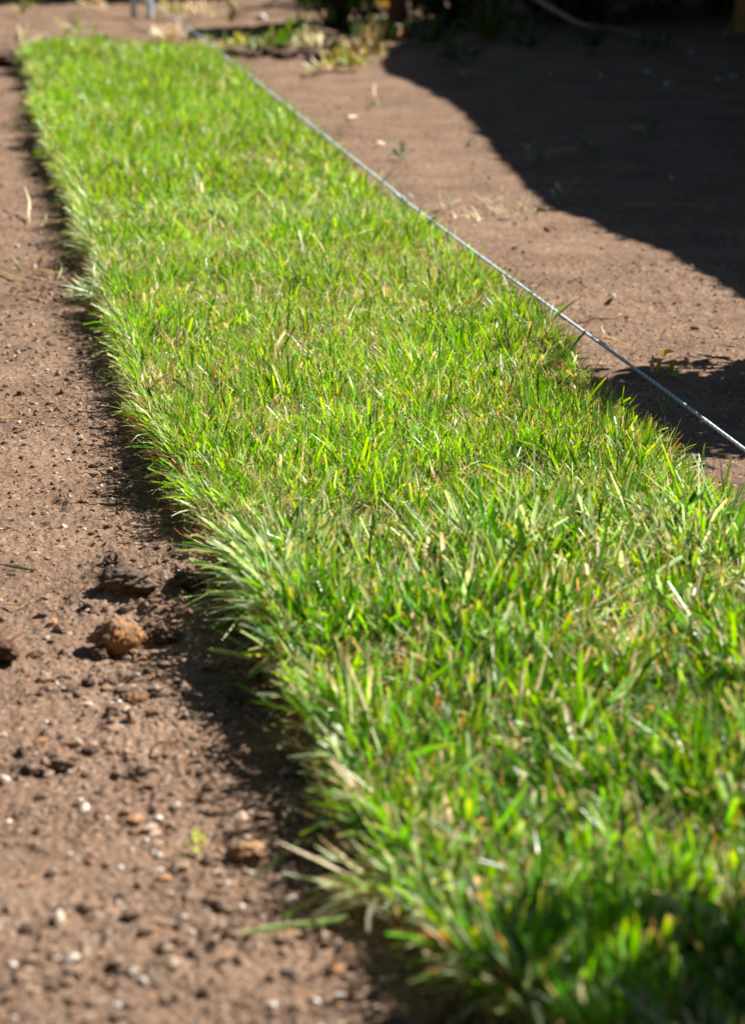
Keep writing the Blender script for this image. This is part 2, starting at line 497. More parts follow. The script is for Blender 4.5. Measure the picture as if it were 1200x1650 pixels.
# ------------------------------------------------------------------ loose crumbs of soil (stuff)
def ico(sub=0):
    import bmesh
    bm = bmesh.new(); bmesh.ops.create_icosphere(bm, subdivisions=sub+1, radius=1)
    v = np.array([q.co[:] for q in bm.verts]); f = np.array([[q.index for q in p.verts] for p in bm.faces])
    bm.free(); return v, f

def build_crumbs():
    r = np.random.default_rng(21)
    N = 120000
    R = np.exp(r.uniform(math.log(.8), math.log(6.8), N)*1.0)
    R[:90000] = np.exp(r.uniform(math.log(.85), math.log(2.9), 90000))
    A = r.uniform(-.23, .23, N)
    x, y = R*np.sin(A), R*np.cos(A)
    out = (x < edge_left(y)+.004) | (x > edge_right(y)-.004) | (y > 5.15)
    clus = fbm(x, y, 14, 3, 221)+.5*fbm(x, y, 60, 2, 231)
    left = x < edge_left(y)
    near_edge = np.exp(-np.abs(x-edge_left(y))/.12)*left
    keep = out & (r.random(N) < np.where(left, .28+.65*clus+.55*near_edge, (.55+.5*clus)))
    x, y, R, left, near_edge = x[keep], y[keep], R[keep], left[keep], near_edge[keep]
    n = len(x)
    rad = .00042*(1-r.random(n))**(-.50)
    rad = np.clip(rad, 0, np.where(R > 1.6, .0019, .0040))*np.clip(R/1.8, .9, 1.9)*np.where(left, 1, .75)*(1+.5*near_edge)
    z = ground_h(x, y)+rad*.25
    v, f = ico(0)
    m = len(v)
    jit = 1+r.normal(0, .22, (n, m, 1))
    sc = r.uniform(.65, 1.3, (n, 1, 3))*np.array([1, 1, .75])
    th = r.uniform(0, 6.28, n); c, s_ = np.cos(th)[:, None], np.sin(th)[:, None]
    P = v[None]*jit*sc*rad[:, None, None]
    X = P[..., 0]*c-P[..., 1]*s_+x[:, None]; Y = P[..., 0]*s_+P[..., 1]*c+y[:, None]; Z = P[..., 2]+z[:, None]
    V = np.stack([X, Y, Z], -1).reshape(-1, 3)
    F = (f[None]+(np.arange(n)*m)[:, None, None]).reshape(-1, 3)
    pal = np.array([(.28,.188,.130), (.22,.145,.100), (.17,.11,.078), (.40,.29,.21), (.40,.21,.11), (.55,.46,.38), (.10,.065,.048)])
    ci = r.choice(len(pal), n, p=[.34,.26,.15,.12,.05,.03,.05])
    col = np.repeat((pal[ci]*(1+r.normal(0, .12, (n, 1)))).clip(.02, .8), m, 0)
    o = mesh_obj('soil_crumbs', V, F, 3, M_CRUMB, None, col, smooth=False)
    tag(o, 'loose fine crumbs of brown soil scattered over the bare ground', 'soil crumbs', kind='stuff')
build_crumbs()

# ------------------------------------------------------------------ single stones, clods and pebbles
FPX = 85/36*1650
def at(u, v, z=0.0):
    """ground position (metres) of a place read off the photograph"""
    a, b = (u-600)/FPX, (v-825)/FPX
    k = (CAM_H-z)/(math.sin(PITCH)+b*math.cos(PITCH))
    return a*k, k*(math.cos(PITCH)-b*math.sin(PITCH))

def h_at(x, y):
    return float(ground_h(np.array([x]), np.array([y]))[0])

ICO3 = ico(4); ICO2 = ico(2)
def lump(name, xy, size, cols, label, cat, group=None, seed=0, flat=.75, mat=None, sub=3, rough=.35, sink=.3, stretch=1.2, label_only=None):
    r = np.random.default_rng(seed+500)
    v, f = ICO3 if sub == 3 else ICO2
    v = v.copy()
    o_ = r.uniform(0, 50, 3)
    d = (fbm(v[:, 0]*1.0+o_[0]+v[:, 2]*.7, v[:, 1]+o_[1]-v[:, 2]*.6, 1.3, 3, seed+3) * .9
         + .5*fbm(v[:, 2]+o_[2]+v[:, 0]*.5, v[:, 0]-v[:, 1]+o_[0], 3.5, 3, seed+4))
    v = v*(1+rough*d*1.3)[:, None]
    if sub == 3:                                           # crumbly surface with pits
        e1 = fbm(v[:, 0]+.7*v[:, 2]+o_[1], v[:, 1]-.7*v[:, 2]+o_[2], 4.5, 3, seed+11)
        e2 = 1-np.abs(fbm(v[:, 1]+.8*v[:, 2]+o_[0], v[:, 0]+.6*v[:, 2], 8, 3, seed+13))*2
        v = v*(1+.17*e1+.08*(e2-.6))[:, None]
    for q in range(0 if sub == 3 else 4):
        nrm = r.normal(0, 1, 3); nrm /= np.linalg.norm(nrm); lim = r.uniform(.62, .85)
        pr = v@nrm; ex = np.clip(pr-lim, 0, None); v = v-ex[:, None]*nrm*.85
    v = v*np.array([stretch, 1, flat])*size/2
    th = r.uniform(0, 6.28); c, s_ = math.cos(th), math.sin(th)
    v = np.stack([v[:, 0]*c-v[:, 1]*s_, v[:, 0]*s_+v[:, 1]*c, v[:, 2]], 1)
    zb = v[:, 2].min()
    x, y = xy
    v[:, 2] += -zb-sink*size*flat
    nn = fbm(v[:, 0]/size+9, v[:, 1]/size+v[:, 2]/size*1.3, 3, 3, seed+9)*.5+.5
    ca, cb = np.array(cols[0]), np.array(cols[1])
    w = sstep(.3, .7, nn)[:, None]
    col = ca*(1-w)+cb*w
    o = mesh_obj(name, v, f, 3, mat or M_STONE, None, col)
    o.location = (x, y, h_at(x, y))
    tag(o, label, cat, group)
    return o

ORANGE = ((.36,.17,.055), (.22,.145,.095)); CLOD = ((.14,.092,.068), (.085,.055,.04)); SOILC = ((.28,.19,.135), (.20,.13,.09))
lump('stone', at(192,1038), .026, ORANGE, 'rust orange rough stone lying on the soil left of the turf', 'stone', seed=1, flat=.8, sink=.2, rough=.3)
lump('stone', at(0,1068), .020, ((.13,.065,.035),(.08,.05,.035)), 'dark reddish brown stone cut off by the left edge of the picture', 'stone', seed=2, sink=.15)
lump('soil_clod', at(214,966), .030, ((.17,.115,.085), (.11,.072,.052)), 'large dark crumbly soil clod just behind the rust orange stone', 'soil clod', seed=3, flat=.55, rough=.4, sink=.35)
lump('soil_clod', at(182,915), .014, CLOD, 'small dark soil clod behind the large crumbly clod', 'soil clod', seed=4, rough=.6)
lump('soil_clod', at(264,1028), .015, CLOD, 'dark soil clod between the rust orange stone and the turf edge', 'soil clod', seed=5, rough=.6)
lump('soil_clod', at(160,1048), .011, ((.20,.13,.1),(.13,.09,.07)), 'small round clod touching the near foot of the rust orange stone', 'soil clod', seed=6)
lump('soil_clod', at(145,1100), .0085, CLOD, 'dark round soil clod, left one of a close pair below the rust orange stone', 'soil clod', seed=7)
lump('soil_clod', at(173,1096), .0085, CLOD, 'dark round soil clod, right one of a close pair below the rust orange stone', 'soil clod', seed=8)
lump('soil_clod', at(214,1120), .014, ((.22,.11,.05),(.11,.07,.05)), 'flat reddish soil clod to the right of the close dark pair', 'soil clod', seed=9, flat=.5)
lump('soil_clod', at(249,1112), .0085, CLOD, 'dark soil clod standing alone right of the flat reddish clod', 'soil clod', seed=10)
lump('soil_clod', at(95,1240), .014, SOILC, 'broad brown soil clod with a deep shadow, lower left of the dark clods', 'soil clod', seed=11, flat=.6, rough=.6)
lump('soil_clod', at(64,1247), .014, SOILC, 'brown soil clod left of and touching the broad one', 'soil clod', seed=12, flat=.6, rough=.6)
lump('soil_clod', at(400,1378), .016, ((.40,.23,.12),(.26,.16,.10)), 'light tan soil clod in the grass shadow left of the long stray blade', 'soil clod', seed=13, flat=.6, rough=.5)
lump('soil_clod', at(33,640), .006, CLOD, 'tiny dark clod alone on the soil far left of the middle turf slab', 'soil clod', seed=14)
lump('soil_clod', at(870,337), .016, CLOD, 'dark clod at the edge of the big shadow right of the string', 'soil clod', seed=15, flat=.4)
lump('soil_clod', at(300,960), .016, CLOD, 'dark clod touching the left fringe of the nearest slab', 'soil clod', seed=16, rough=.6)
lump('soil_clod', at(20,105), .06, CLOD, 'dark lump standing in for the grass shadow at the far left corner of the farthest slab', 'soil clod', seed=17, rough=.5, flat=.5)  # dark lump put in as the grass shadow at the slab corner
r0 = random.Random(5)
for k in range(70):
    side = r0.random() < .78
    if side: u, v = r0.uniform(0, 470), r0.uniform(820, 1640)
    else: u, v = r0.uniform(700, 1190), r0.uniform(330, 560)
    x, y = at(u, v)
    if side and x > edge_left(y)-.015: continue
    if not side and x < edge_right(y)+.03: continue
    lump('soil_clod', (x, y), r0.choice([.004,.005,.005,.006,.007,.009]), r0.choice([CLOD, SOILC, SOILC, ((.36,.2,.1),(.24,.15,.1))]),
         'little brown soil clod half sunk in the bare soil', 'soil clod', 'little clods strewn over the bare soil', seed=30+k, sub=2, rough=.5)
PEB = ((.72,.68,.63), (.60,.55,.50))
for k, (u, v, s) in enumerate([(256,1378,.0045),(247,1369,.003),(258,1402,.0034),(286,1502,.0045),(297,1492,.003),(309,1510,.003),(213,1371,.003),(194,1400,.003),
        (366,1433,.0036),(389,1467,.0036),(356,1366,.0042),(370,1386,.003),(256,1314,.0045),(236,1352,.003),(172,1319,.003),(232,1592,.004),(547,1617,.0045),(509,1622,.004),
        (113,1378,.003),(403,1409,.0034),(190,1628,.0036),(21,1562,.004),(112,1115,.003),(180,1128,.0036),(192,1126,.003),(75,1165,.0032),(8,1265,.006),(111,1248,.003),(130,1290,.003),(285,1293,.0035),
        (338,1099,.0042),(103,855,.006),(150,991,.003),(92,1556,.0034),(438,1638,.004)]):
    lump('pebble', at(u, v), s, PEB, 'tiny whitish pebble on the bare soil left of the turf', 'pebble', 'tiny whitish pebbles', seed=130+k, sub=2, rough=.15, mat=M_PEBBLE)

# ------------------------------------------------------------------ tubes: twine, twigs, stems
def tube_arrays(pts, radii, sides=6, col=(.5,.5,.5), colvar=0, r=None):
    pts = np.asarray(pts, float); n = len(pts)
    radii = np.broadcast_to(np.asarray(radii, float), (n,))
    T = np.gradient(pts, axis=0); T /= np.linalg.norm(T, axis=1)[:, None]+1e-12
    up = np.array([0, 0, 1.0]) if abs(T[0][2]) < .9 else np.array([1.0, 0, 0])
    A = np.cross(T, up); A /= np.linalg.norm(A, axis=1)[:, None]+1e-12
    B = np.cross(T, A)
    th = np.linspace(0, 2*math.pi, sides, endpoint=False)
    V = pts[:, None, :]+radii[:, None, None]*(np.cos(th)[None, :, None]*A[:, None, :]+np.sin(th)[None, :, None]*B[:, None, :])
    i, j = np.meshgrid(np.arange(n-1), np.arange(sides), indexing='ij'); j2 = (j+1) % sides
    F = np.stack([i*sides+j, i*sides+j2, (i+1)*sides+j2, (i+1)*sides+j], -1).reshape(-1, 4)
    c = np.tile(np.array(col, float), (n*sides, 1))
    if colvar and r is not None: c = c*np.repeat(1+r.normal(0, colvar, (n, 1)), sides, 0)
    return V.reshape(-1, 3), F, c.clip(.01, .9)

def smooth_path(ctrl, n):
    ctrl = np.asarray(ctrl, float); m = len(ctrl)
    if m == 2: return ctrl[0]+(ctrl[1]-ctrl[0])*np.linspace(0, 1, n)[:, None]
    P = np.vstack([2*ctrl[0]-ctrl[1], ctrl, 2*ctrl[-1]-ctrl[-2]])
    out = []
    for t in np.linspace(0, m-1, n):
        i = min(int(t), m-2); f = t-i
        a, b, c, d = P[i], P[i+1], P[i+2], P[i+3]
        out.append(.5*((2*b)+(-a+c)*f+(2*a-5*b+4*c-d)*f*f+(-a+3*b-3*c+d)*f**3))
    return np.array(out)

def build_string():
    r = np.random.default_rng(31)
    ctrl = [(-.575,6.19,.050), (*at(310,50,.045),.045), (*at(600,280,.044),.044), (*at(650,322,.043),.043), (*at(900,505,.038),.038), (*at(1200,725,.036),.036), (.46,1.02,.030), (.60,.32,.012), (.62,.22,-.01)]
    n = 3600
    path = smooth_path(ctrl, n)
    seglen = np.concatenate([[0], np.cumsum(np.linalg.norm(np.diff(path, axis=0), axis=1))])
    s = np.linspace(0, seglen[-1], n)
    path = np.stack([np.interp(s, seglen, path[:, k]) for k in range(3)], 1)
    T = np.gradient(path, axis=0); T /= np.linalg.norm(T, axis=1)[:, None]
    A = np.cross(T, [0, 0, 1.0]); A /= np.linalg.norm(A, axis=1)[:, None]; B = np.cross(T, A)
    parts = []
    for q in range(3):
        ph = s/.0105*2*math.pi+q*2.094
        P = path+.0008*(np.cos(ph)[:, None]*A+np.sin(ph)[:, None]*B)
        parts.append(tube_arrays(P, .00088, 6, ((.55,.67,.80), (.42,.54,.68), (.68,.78,.86))[q], .10, r))
    V, F, c = join_arrays(parts)
    o = mesh_obj('guide_string', V, F, 4, M_TWINE, None, c)
    tag(o, 'pale blue twisted guide string stretched along the right side of the turf', 'string')
    # knot
    i = int(np.argmin(np.abs(path[:, 1]-at(652,322,.043)[1])))
    kn = []
    for q in range(3):
        t = np.linspace(0, 2*math.pi, 20)
        kn.append(tube_arrays(path[i]+T[i]*(.0022*(q-1))+.0028*(np.cos(t)[:, None]*A[i]+np.sin(t)[:, None]*B[i]), .0014, 6, (.55,.6,.64)))
    end = smooth_path([path[i]+B[i]*.002, path[i]+(.006,.002,.006), path[i]+(.012,.006,.002)], 10)
    kn.append(tube_arrays(end, .0011, 6, (.6,.64,.66)))
    V, F, c = join_arrays(kn)
    mesh_obj('knot', V, F, 4, M_TWINE, None, c).parent = o
build_string()

def build_stake():
    x, y = -.575, 6.20
    root = empty('line_stake', (x, y, 0), 'pale blue bent wire stake holding the far end of the guide string', 'stake')
    legs = [(-.026, 0), (.014, .01)]
    for dx, dy in legs:
        V, F, c = tube_arrays([(x+dx, y+dy, -.03), (x+dx, y+dy, .05), (x+dx, y+dy, .15)], .0075, 10, (.55,.70,.85))
        mesh_obj('leg', V, F, 4, M_TWINE, root, c)
    P = smooth_path([(x-.026, y, .145), (x-.022, y+.002, .172), (x-.006, y+.005, .182), (x+.010, y+.008, .172), (x+.014, y+.01, .145)], 20)
    V, F, c = tube_arrays(P, .0077, 10, (.55,.70,.85))
    mesh_obj('handle', V, F, 4, M_TWINE, root, c)
    t = np.linspace(0, 5*2*math.pi, 90)
    P = np.stack([x-.006+.028*np.cos(t), y+.005+.012*np.sin(t), .040+.0028*t/6.28], 1)
    V, F, c = tube_arrays(P, .0019, 6, (.52,.60,.68))
    mesh_obj('string_winding', V, F, 4, M_TWINE, root, c)
build_stake()

# ------------------------------------------------------------------ dry stems and stray blades lying on the soil
def strand(name, ctrl, w, col, label, cat, group=None, mat=None, n=14):
    """thin folded ribbon along control points (x, y, height above soil)"""
    P = smooth_path([(x, y, h_at(x, y)+h) for x, y, h in ctrl], n)
    T = np.gradient(P, axis=0); T /= np.linalg.norm(T, axis=1)[:, None]
    S = np.cross(T, [0, 0.25, 1.0]); S /= np.linalg.norm(S, axis=1)[:, None]
    U = np.cross(S, T)
    S, U = S*.55+U*.835, U*.55-S*.835
    f = np.linspace(0, 1, n); prof = np.clip(np.minimum(.45+f*3, (1.02-f)*2.6), .12, 1)
    hw = (w*.5*prof)[:, None]
    V = np.stack([P-S*hw, P+U*hw*.5, P+S*hw], 1).reshape(-1, 3)
    V2 = np.stack([P-S*hw*.9-U*.0003, P+U*(hw*.5-.0004), P+S*hw*.9-U*.0003], 1).reshape(-1, 3)
    F = []
    for i in range(n-1):
        for c in range(2):
            F.append([i*3+c, i*3+c+1, i*3+c+4, i*3+c+3])
    F = np.array(F)
    V = np.vstack([V, V2]); F = np.vstack([F, F[:, ::-1]+n*3])
    cc = np.tile(np.array(col, float), (len(V), 1))*(1+.12*np.sin(np.arange(len(V))*.7))[:, None]
    o = mesh_obj(name, V, F, 4, mat or M_DRY, None, cc)
    o.location = P[0]; o.data.transform(__import__('mathutils').Matrix.Translation(-Vector(P[0])))
    return tag(o, label, cat, group)

def tuft(name, u, v, z, n, Lr, wr, azm, azs, cols, label, cat, seed, a0=(1.0,1.5), k=.25, mat=None, group=None, spread=.008):
    r = np.random.default_rng(seed)
    x, y = at(u, v, z)
    g = h_at(x, y)
    R = np.stack([x+r.normal(0, spread, n), y+r.normal(0, spread, n), g+z+r.uniform(-.003, .006, n)], 1)
    ci = r.integers(0, len(cols), n)
    V, F, c = blade_arrays(R, r.normal(azm, azs, n), r.uniform(*Lr, n), r.uniform(*wr, n), r.uniform(*a0, n), r.normal(k, .45, n), r.normal(0, .5, n),
                           np.array(cols)[ci]*(1+r.normal(0, .12, (n, 1))), 6, .25, 'blade', curl=r.normal(0, .6, n))
    V[:, 2] = np.maximum(V[:, 2], ground_h(V[:, 0], V[:, 1])+.0012)
    o = mesh_obj(name, V, F, 4, mat or M_GRASS, None, c)
    o.location = (x, y, g); o.data.transform(__import__('mathutils').Matrix.Translation(-Vector((x, y, g))))
    return tag(o, label, cat, group)
GRN = (.30,.42,.22); STR = (.62,.53,.32); BLE = (.70,.64,.46)
def px(u, v, h=0.003):
    x, y = at(u, v, h); return (x, y, h)
strand('stray_blade', [px(398,1424,.003), px(455,1372,.006), px(500,1340,.010), px(530,1322,.012)], .0036, GRN, 'long pale green blade slanting down onto the soil at the lower left edge', 'grass blade', mat=M_GRASS)
strand('stray_blade', [px(522,1352,.012), px(555,1385,.010), px(592,1422,.010)], .0036, GRN, 'short pale green blade pointing up left above the bleached grass tuft', 'grass blade', mat=M_GRASS)
strand('stray_blade', [px(390,1524,.002), px(450,1508,.006), px(530,1492,.008), px(560,1480,.012)], .0040, (.36,.48,.28), 'pale green blade lying lowest on the soil left of the bleached tuft', 'grass blade', mat=M_GRASS)
strand('stray_blade', [px(548,1312,.022), px(600,1302,.028), px(660,1303,.03)], .0036, GRN, 'arched pale green blade lying level across the near slab fringe', 'grass blade', mat=M_GRASS)
strand('stray_blade', [px(455,1478,.003), px(480,1470,.006), px(505,1458,.008)], .0036, GRN, 'short dull green blade between the lowest blade and the bleached tuft', 'grass blade', mat=M_GRASS)
strand('stray_blade', [px(305,908,.020), px(340,918,.026), px(385,935,.026)], .0042, (.40,.52,.32), 'broad pale blade reaching left over the soil at the seam of two slabs', 'grass blade', mat=M_GRASS)
strand('stray_blade', [px(338,1003,.016), px(375,1020,.022), px(410,1040,.024)], .0042, GRN, 'green blade jutting out left beside the dark gap in the near slab edge', 'grass blade', mat=M_GRASS)
strand('stray_blade', [px(336,1034,.014), px(375,1040,.020), px(420,1052,.022)], .0044, (.40,.52,.32), 'whitish green blade jutting left just below the jutting green one', 'grass blade', mat=M_GRASS)
strand('stray_blade', [px(380,1085,.014), px(415,1108,.020), px(450,1130,.020)], .0040, GRN, 'green blade jutting left over the darkest grass shadow', 'grass blade', mat=M_GRASS)
strand('straw', [px(2,972,.002), px(35,968,.006), px(78,955,.003)], .0018, STR, 'thin pale straw curved on the soil at the left picture edge behind the stones', 'straw')
strand('straw', [px(0,917,.002), px(30,922,.003), px(62,926,.002)], .0022, (.12,.15,.08), 'dark green stem flat on the soil at the left picture edge', 'straw')
strand('straw', [px(0,520,.002), px(30,518,.003), px(52,516,.002)], .0016, GRN, 'thin straight stem on the soil level with the middle slab', 'straw')
strand('straw', [px(0,678,.002), px(20,680,.004), px(50,676,.002)], .0018, STR, 'faint straw on the soil at the left edge beside the fine fringe', 'straw')
strand('straw', [px(40,300,.03), px(48,325,.018), px(47,345,.008), px(48,360,.003)], .0042, BLE, 'cream curled dry sprig upright on the soil left of the farthest slab', 'straw')
strand('straw', [px(68,335,.022), px(75,350,.010), px(64,368,.003)], .0032, STR, 'smaller cream sprig right beside the upright curled one', 'straw')
strand('straw', [px(20,455,.003), px(55,432,.005), px(95,438,.004), px(110,430,.006)], .0036, STR, 'bent pale straw across the soil left of the seam tuft', 'straw')
strand('straw', [px(35,435,.003), px(26,418,.014), px(18,402,.026)], .0030, (.36,.40,.16), 'short green stem leaning upright from the bent pale straw', 'straw')
strand('straw', [px(0,434,.002), px(25,440,.004), px(45,446,.002)], .0036, STR, 'pale straw lying left of the leaning green stem', 'straw')
strand('straw', [px(96,420,.014), px(100,432,.006), px(92,446,.003)], .0030, GRN, 'tiny green sprout at the right end of the bent pale straw', 'straw')
strand('straw', [px(940,498,.003), px(955,494,.006), px(972,491,.003)], .0030, BLE, 'short cream stick on the soil right of the string', 'straw')
strand('straw', [px(968,528,.010), px(975,540,.006), px(995,550,.006), px(1025,562,.003)], .0036, (.55,.50,.28), 'forked pale straw on the soil just above the leafy shadow', 'straw')
strand('straw', [px(970,545,.003), px(990,543,.008), px(1010,540,.004)], .0026, BLE, 'thin straw crossing the forked pale one', 'straw')
strand('straw', [px(648,252,.034), px(656,268,.018), px(662,284,.003)], .0040, BLE, 'cream stalk upright on the soil beside the string knot', 'straw')
strand('dry_twig', [px(893,505,.012), px(905,515,.006), px(925,521,.003), px(945,519,.005), px(960,513,.004), px(985,514,.004), px(1004,506,.005), px(1014,509,.003)], .0019, (.30,.19,.12), 'thin rusty twig lying from the string out over the soil', 'twig')
strand('dry_leaf', [px(1062,575,.003), px(1072,568,.010), px(1088,570,.004)], .009, (.62,.55,.28), 'crumpled pale yellow leaf at the rim of the leafy shadow', 'leaf')
strand('dry_leaf', [px(880,360,.003), px(890,365,.006), px(902,368,.004)], .0045, (.45,.31,.20), 'small tan chip on sunlit soil below the dark clod', 'leaf')
ORD = ['first','second','third','fourth','fifth','sixth','seventh','eighth','ninth','tenth','eleventh','twelfth','thirteenth']
for k, (u, v) in enumerate([(722,340),(738,350),(765,352),(778,358),(790,330),(806,350),(815,342),(842,335),(848,350)]):
    tuft('straw', u, v, .002, 5, (.014,.030), (.0022,.0042), .0, 1.6, [BLE, STR, (.52,.54,.28)], ORD[k]+' cream dry shoot from the left in the row right of the string',
         'straw', 1200+k, a0=(.3,1.35), spread=.006, mat=M_DRY, group='row of dry shoots beside the big shadow')
SCATTER = ['bit of straw on the sunlit soil just below the big shadow edge', 'bit of dry straw at mid height in the shadow near the right edge', 'bit of straw at the right edge above the long pale stem', 'bit of straw between the central sprout and the pale stones', 'bit of straw below the long curved twig', 'bit of straw left of the leftmost whitish stone', 'bit of straw close under the long curved twig on its right', 'bit of straw at the top left of the shade beside the grey green weed', 'bit of straw at the left rim of the big shadow above the dark clod', 'bit of straw on sunlit soil left of the cream stalk', 'bit of straw left of the nearest whitish stone in the shade', 'bit of straw beside the whitish stone at the right edge', 'bit of straw in the upper shade left of the central sprout', 'bit of straw lying on the middle turf slab', 'right bit of straw by the dry yellow weed clump', 'middle bit of straw by the dry yellow weed clump', 'left bit of straw by the dry yellow weed clump']
for k, (u, v) in enumerate([(990,470),(1085,285),(1145,330),(1040,205),(890,118),(975,122),(1010,85),(750,120),(760,230),(620,235),(1000,140),(1165,130),(820,175),(700,520),(590,170),(575,185),(545,168)]):
    r1 = random.Random(k+40); du, dv = r1.uniform(-30, 30), r1.uniform(-12, 4)
    strand('straw', [px(u, v, .003), px(u+du*.5, v+dv*.4, .010), px(u+du, v+dv, .006)], .0050, r1.choice([BLE, STR, GRN]),
           SCATTER[k], 'straw', 'scattered straw right of the string')
for k, (u0, v0, u1, v1) in enumerate([(975,328,1100,330), (870,245,960,240), (1000,322,1150,326)]):
    strand('straw', [px(u0, v0, .004), px((u0+u1)/2, (v0+v1)/2-3, .010), px(u1, v1, .004)], .0034, ((.34,.38,.28), STR, (.5,.42,.3))[k],
           ('long greenish stem lying in the big shadow', 'straight straw in the upper middle of the big shadow', 'long pale stem lying beside the greenish one in the shadow')[k], 'straw')

# bleached grass tuft torn out at the near left edge
tuft('grass_tuft', 638, 1442, .010, 30, (.026,.060), (.0018,.0042), -1.6, .42, [BLE, (.42,.52,.30), (.5,.56,.36), STR],
     'bleached loose grass tuft combed flat onto the soil at the near slab edge', 'grass tuft', 61)
tuft('grass_tuft', 175, 480, .006, 34, (.03,.055), (.002,.0035), -1.75, .35, [(.30,.45,.26), (.22,.36,.18), BLE],
     'bluish grass tuft splaying onto the soil beside the seam of middle and far slabs', 'grass tuft', 62)
tuft('grass_tuft', 300, 740, .012, 26, (.03,.05), (.0016,.003), -1.5, .3, [BLE, (.32,.42,.22), STR],
     'straggly pale tuft poking out left from the middle slab', 'grass tuft', 63)
tuft('weed', 1052, 610, .002, 6, (.010,.018), (.002,.004), .4, .9, [STR, (.40,.36,.15), (.2,.28,.08)],
     'little dry weed standing in the leafy shadow left of the taller sprout', 'weed', 64, a0=(.1,.7), spread=.003)
tuft('weed', 1082, 612, .002, 5, (.009,.015), (.003,.005), -.3, 1.2, [(.22,.32,.05), (.30,.34,.10)],
     'small yellow green leafy sprout in the leafy shadow by the string', 'weed', 65, a0=(.1,.7), spread=.003)
tuft('weed', 1072, 668, .001, 4, (.010,.018), (.002,.003), .0, .8, [STR, (.2,.3,.08)],
     'wispy stalk between turf and string near the leafy shadow', 'weed', 66, a0=(.1,.5), spread=.0012)
tuft('weed', 318, 1368, .002, 6, (.006,.011), (.003,.005), .0, 2, [(.55,.60,.12), (.42,.55,.10), (.6,.5,.3)],
     'tiny yellow green bud on the bare soil among white pebbles', 'weed', 67, a0=(.4,1.2), spread=.0015)
for k, (u, v, lab) in enumerate([(950,240,'dull green sprout at the centre of the big shadow'), (870,262,'low green sprout near the left rim of the big shadow'),
        (905,320,'flat green sprout by the shadow rim above the long stems'), (1040,220,'spiky sprout right of the central one in the shadow'),
        (840,118,'pale sprout at the top left of the shadowed soil'), (640,260,'faint sprout beside the cream stalk'),
        (600,165,'dry yellow weed clump on sunlit soil above the string')]):
    tuft('weed', u, v, .003, 8, (.02,.045), (.003,.006), .0, 1.6, [(.20,.24,.14), (.28,.28,.20), (.13,.18,.10)] if k < 6 else [STR, (.5,.42,.15)], lab, 'weed', 70+k, a0=(.5,1.3), spread=.006, mat=M_DRY)
for k, (u, v, s) in enumerate([(1042,118,.016), (1078,138,.018), (1182,128,.017), (1114,86,.014)]):
    lump('stone', at(u, v), s, ((.55,.52,.48), (.42,.38,.34)),
         ('whitish stone upright on the shaded soil, leftmost of the pale ones', 'whitish stone nearest the camera in the shaded soil', 'whitish stone at the right picture edge in the shade', 'greyish stone under the shrubs in the shade')[k],
         'stone', seed=90+k, sub=2, flat=.9)

# ------------------------------------------------------------------ shrubs and weeds at the back, and unseen plants added on the right as shadow casters
def shrub(name, loc, rx, ry, h, nleaf, leaf, cols, label, cat, seed, z0=.02, nstem=9, group=None, ragged=.35, stem_col=(.10,.065,.04)):
    r = np.random.default_rng(seed)
    x0, y0 = loc; g = h_at(x0, y0)
    root = empty(name, (x0, y0, g), label, cat, group)
    # stems reaching to leaf clumps
    nc = max(10, nleaf//30)
    u = r.normal(0, 1, (nc, 3)); u /= np.linalg.norm(u, axis=1)[:, None]
    rr = r.random(nc)**.45
    cen = np.stack([x0+u[:, 0]*rr*rx, y0+u[:, 1]*rr*ry, g+z0+(h-z0)*(.5+.5*u[:, 2]*rr)], 1)
    cen[:, 2] *= 1+ragged*r.normal(0, .15, nc)
    parts = []
    for q in range(min(nc, nstem*3)):
        b = np.array([x0+r.normal(0, rx*.12), y0+r.normal(0, ry*.12), g-.01]); t = cen[q]
        mid = b*.45+t*.55+np.array([r.normal(0, .02), r.normal(0, .02), .04*h])
        parts.append(tube_arrays(smooth_path([b, mid, t], 9), np.linspace(.0045, .0012, 9)*(1+h), 5, stem_col, .15, r))
    V, F, c = join_arrays(parts)
    mesh_obj('stem', V, F, 4, M_BARK, root, c)
    ci = r.integers(0, nc, nleaf)
    P = cen[ci]+r.normal(0, 1, (nleaf, 3))*np.array([rx, ry, h])*.13
    P[:, 2] = np.clip(P[:, 2], g+.004, None)
    cc = np.array(cols)[r.integers(0, len(cols), nleaf)]*(1+r.normal(0, .2, (nleaf, 1)))
    V, F, c = blade_arrays(P, r.uniform(-3.14, 3.14, nleaf), leaf*r.uniform(.6, 1.3, nleaf), leaf*r.uniform(.35, .6, nleaf), r.uniform(.3, 1.9, nleaf),
                           r.normal(.3, .4, nleaf), r.normal(0, .7, nleaf), cc.clip(.01, .7), 3, .18, 'leaf')
    mesh_obj('foliage', V, F, 4, M_LEAF, root, c)
    return root
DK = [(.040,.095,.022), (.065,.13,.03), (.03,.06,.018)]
MD = [(.09,.20,.035), (.13,.24,.045), (.06,.14,.025)]
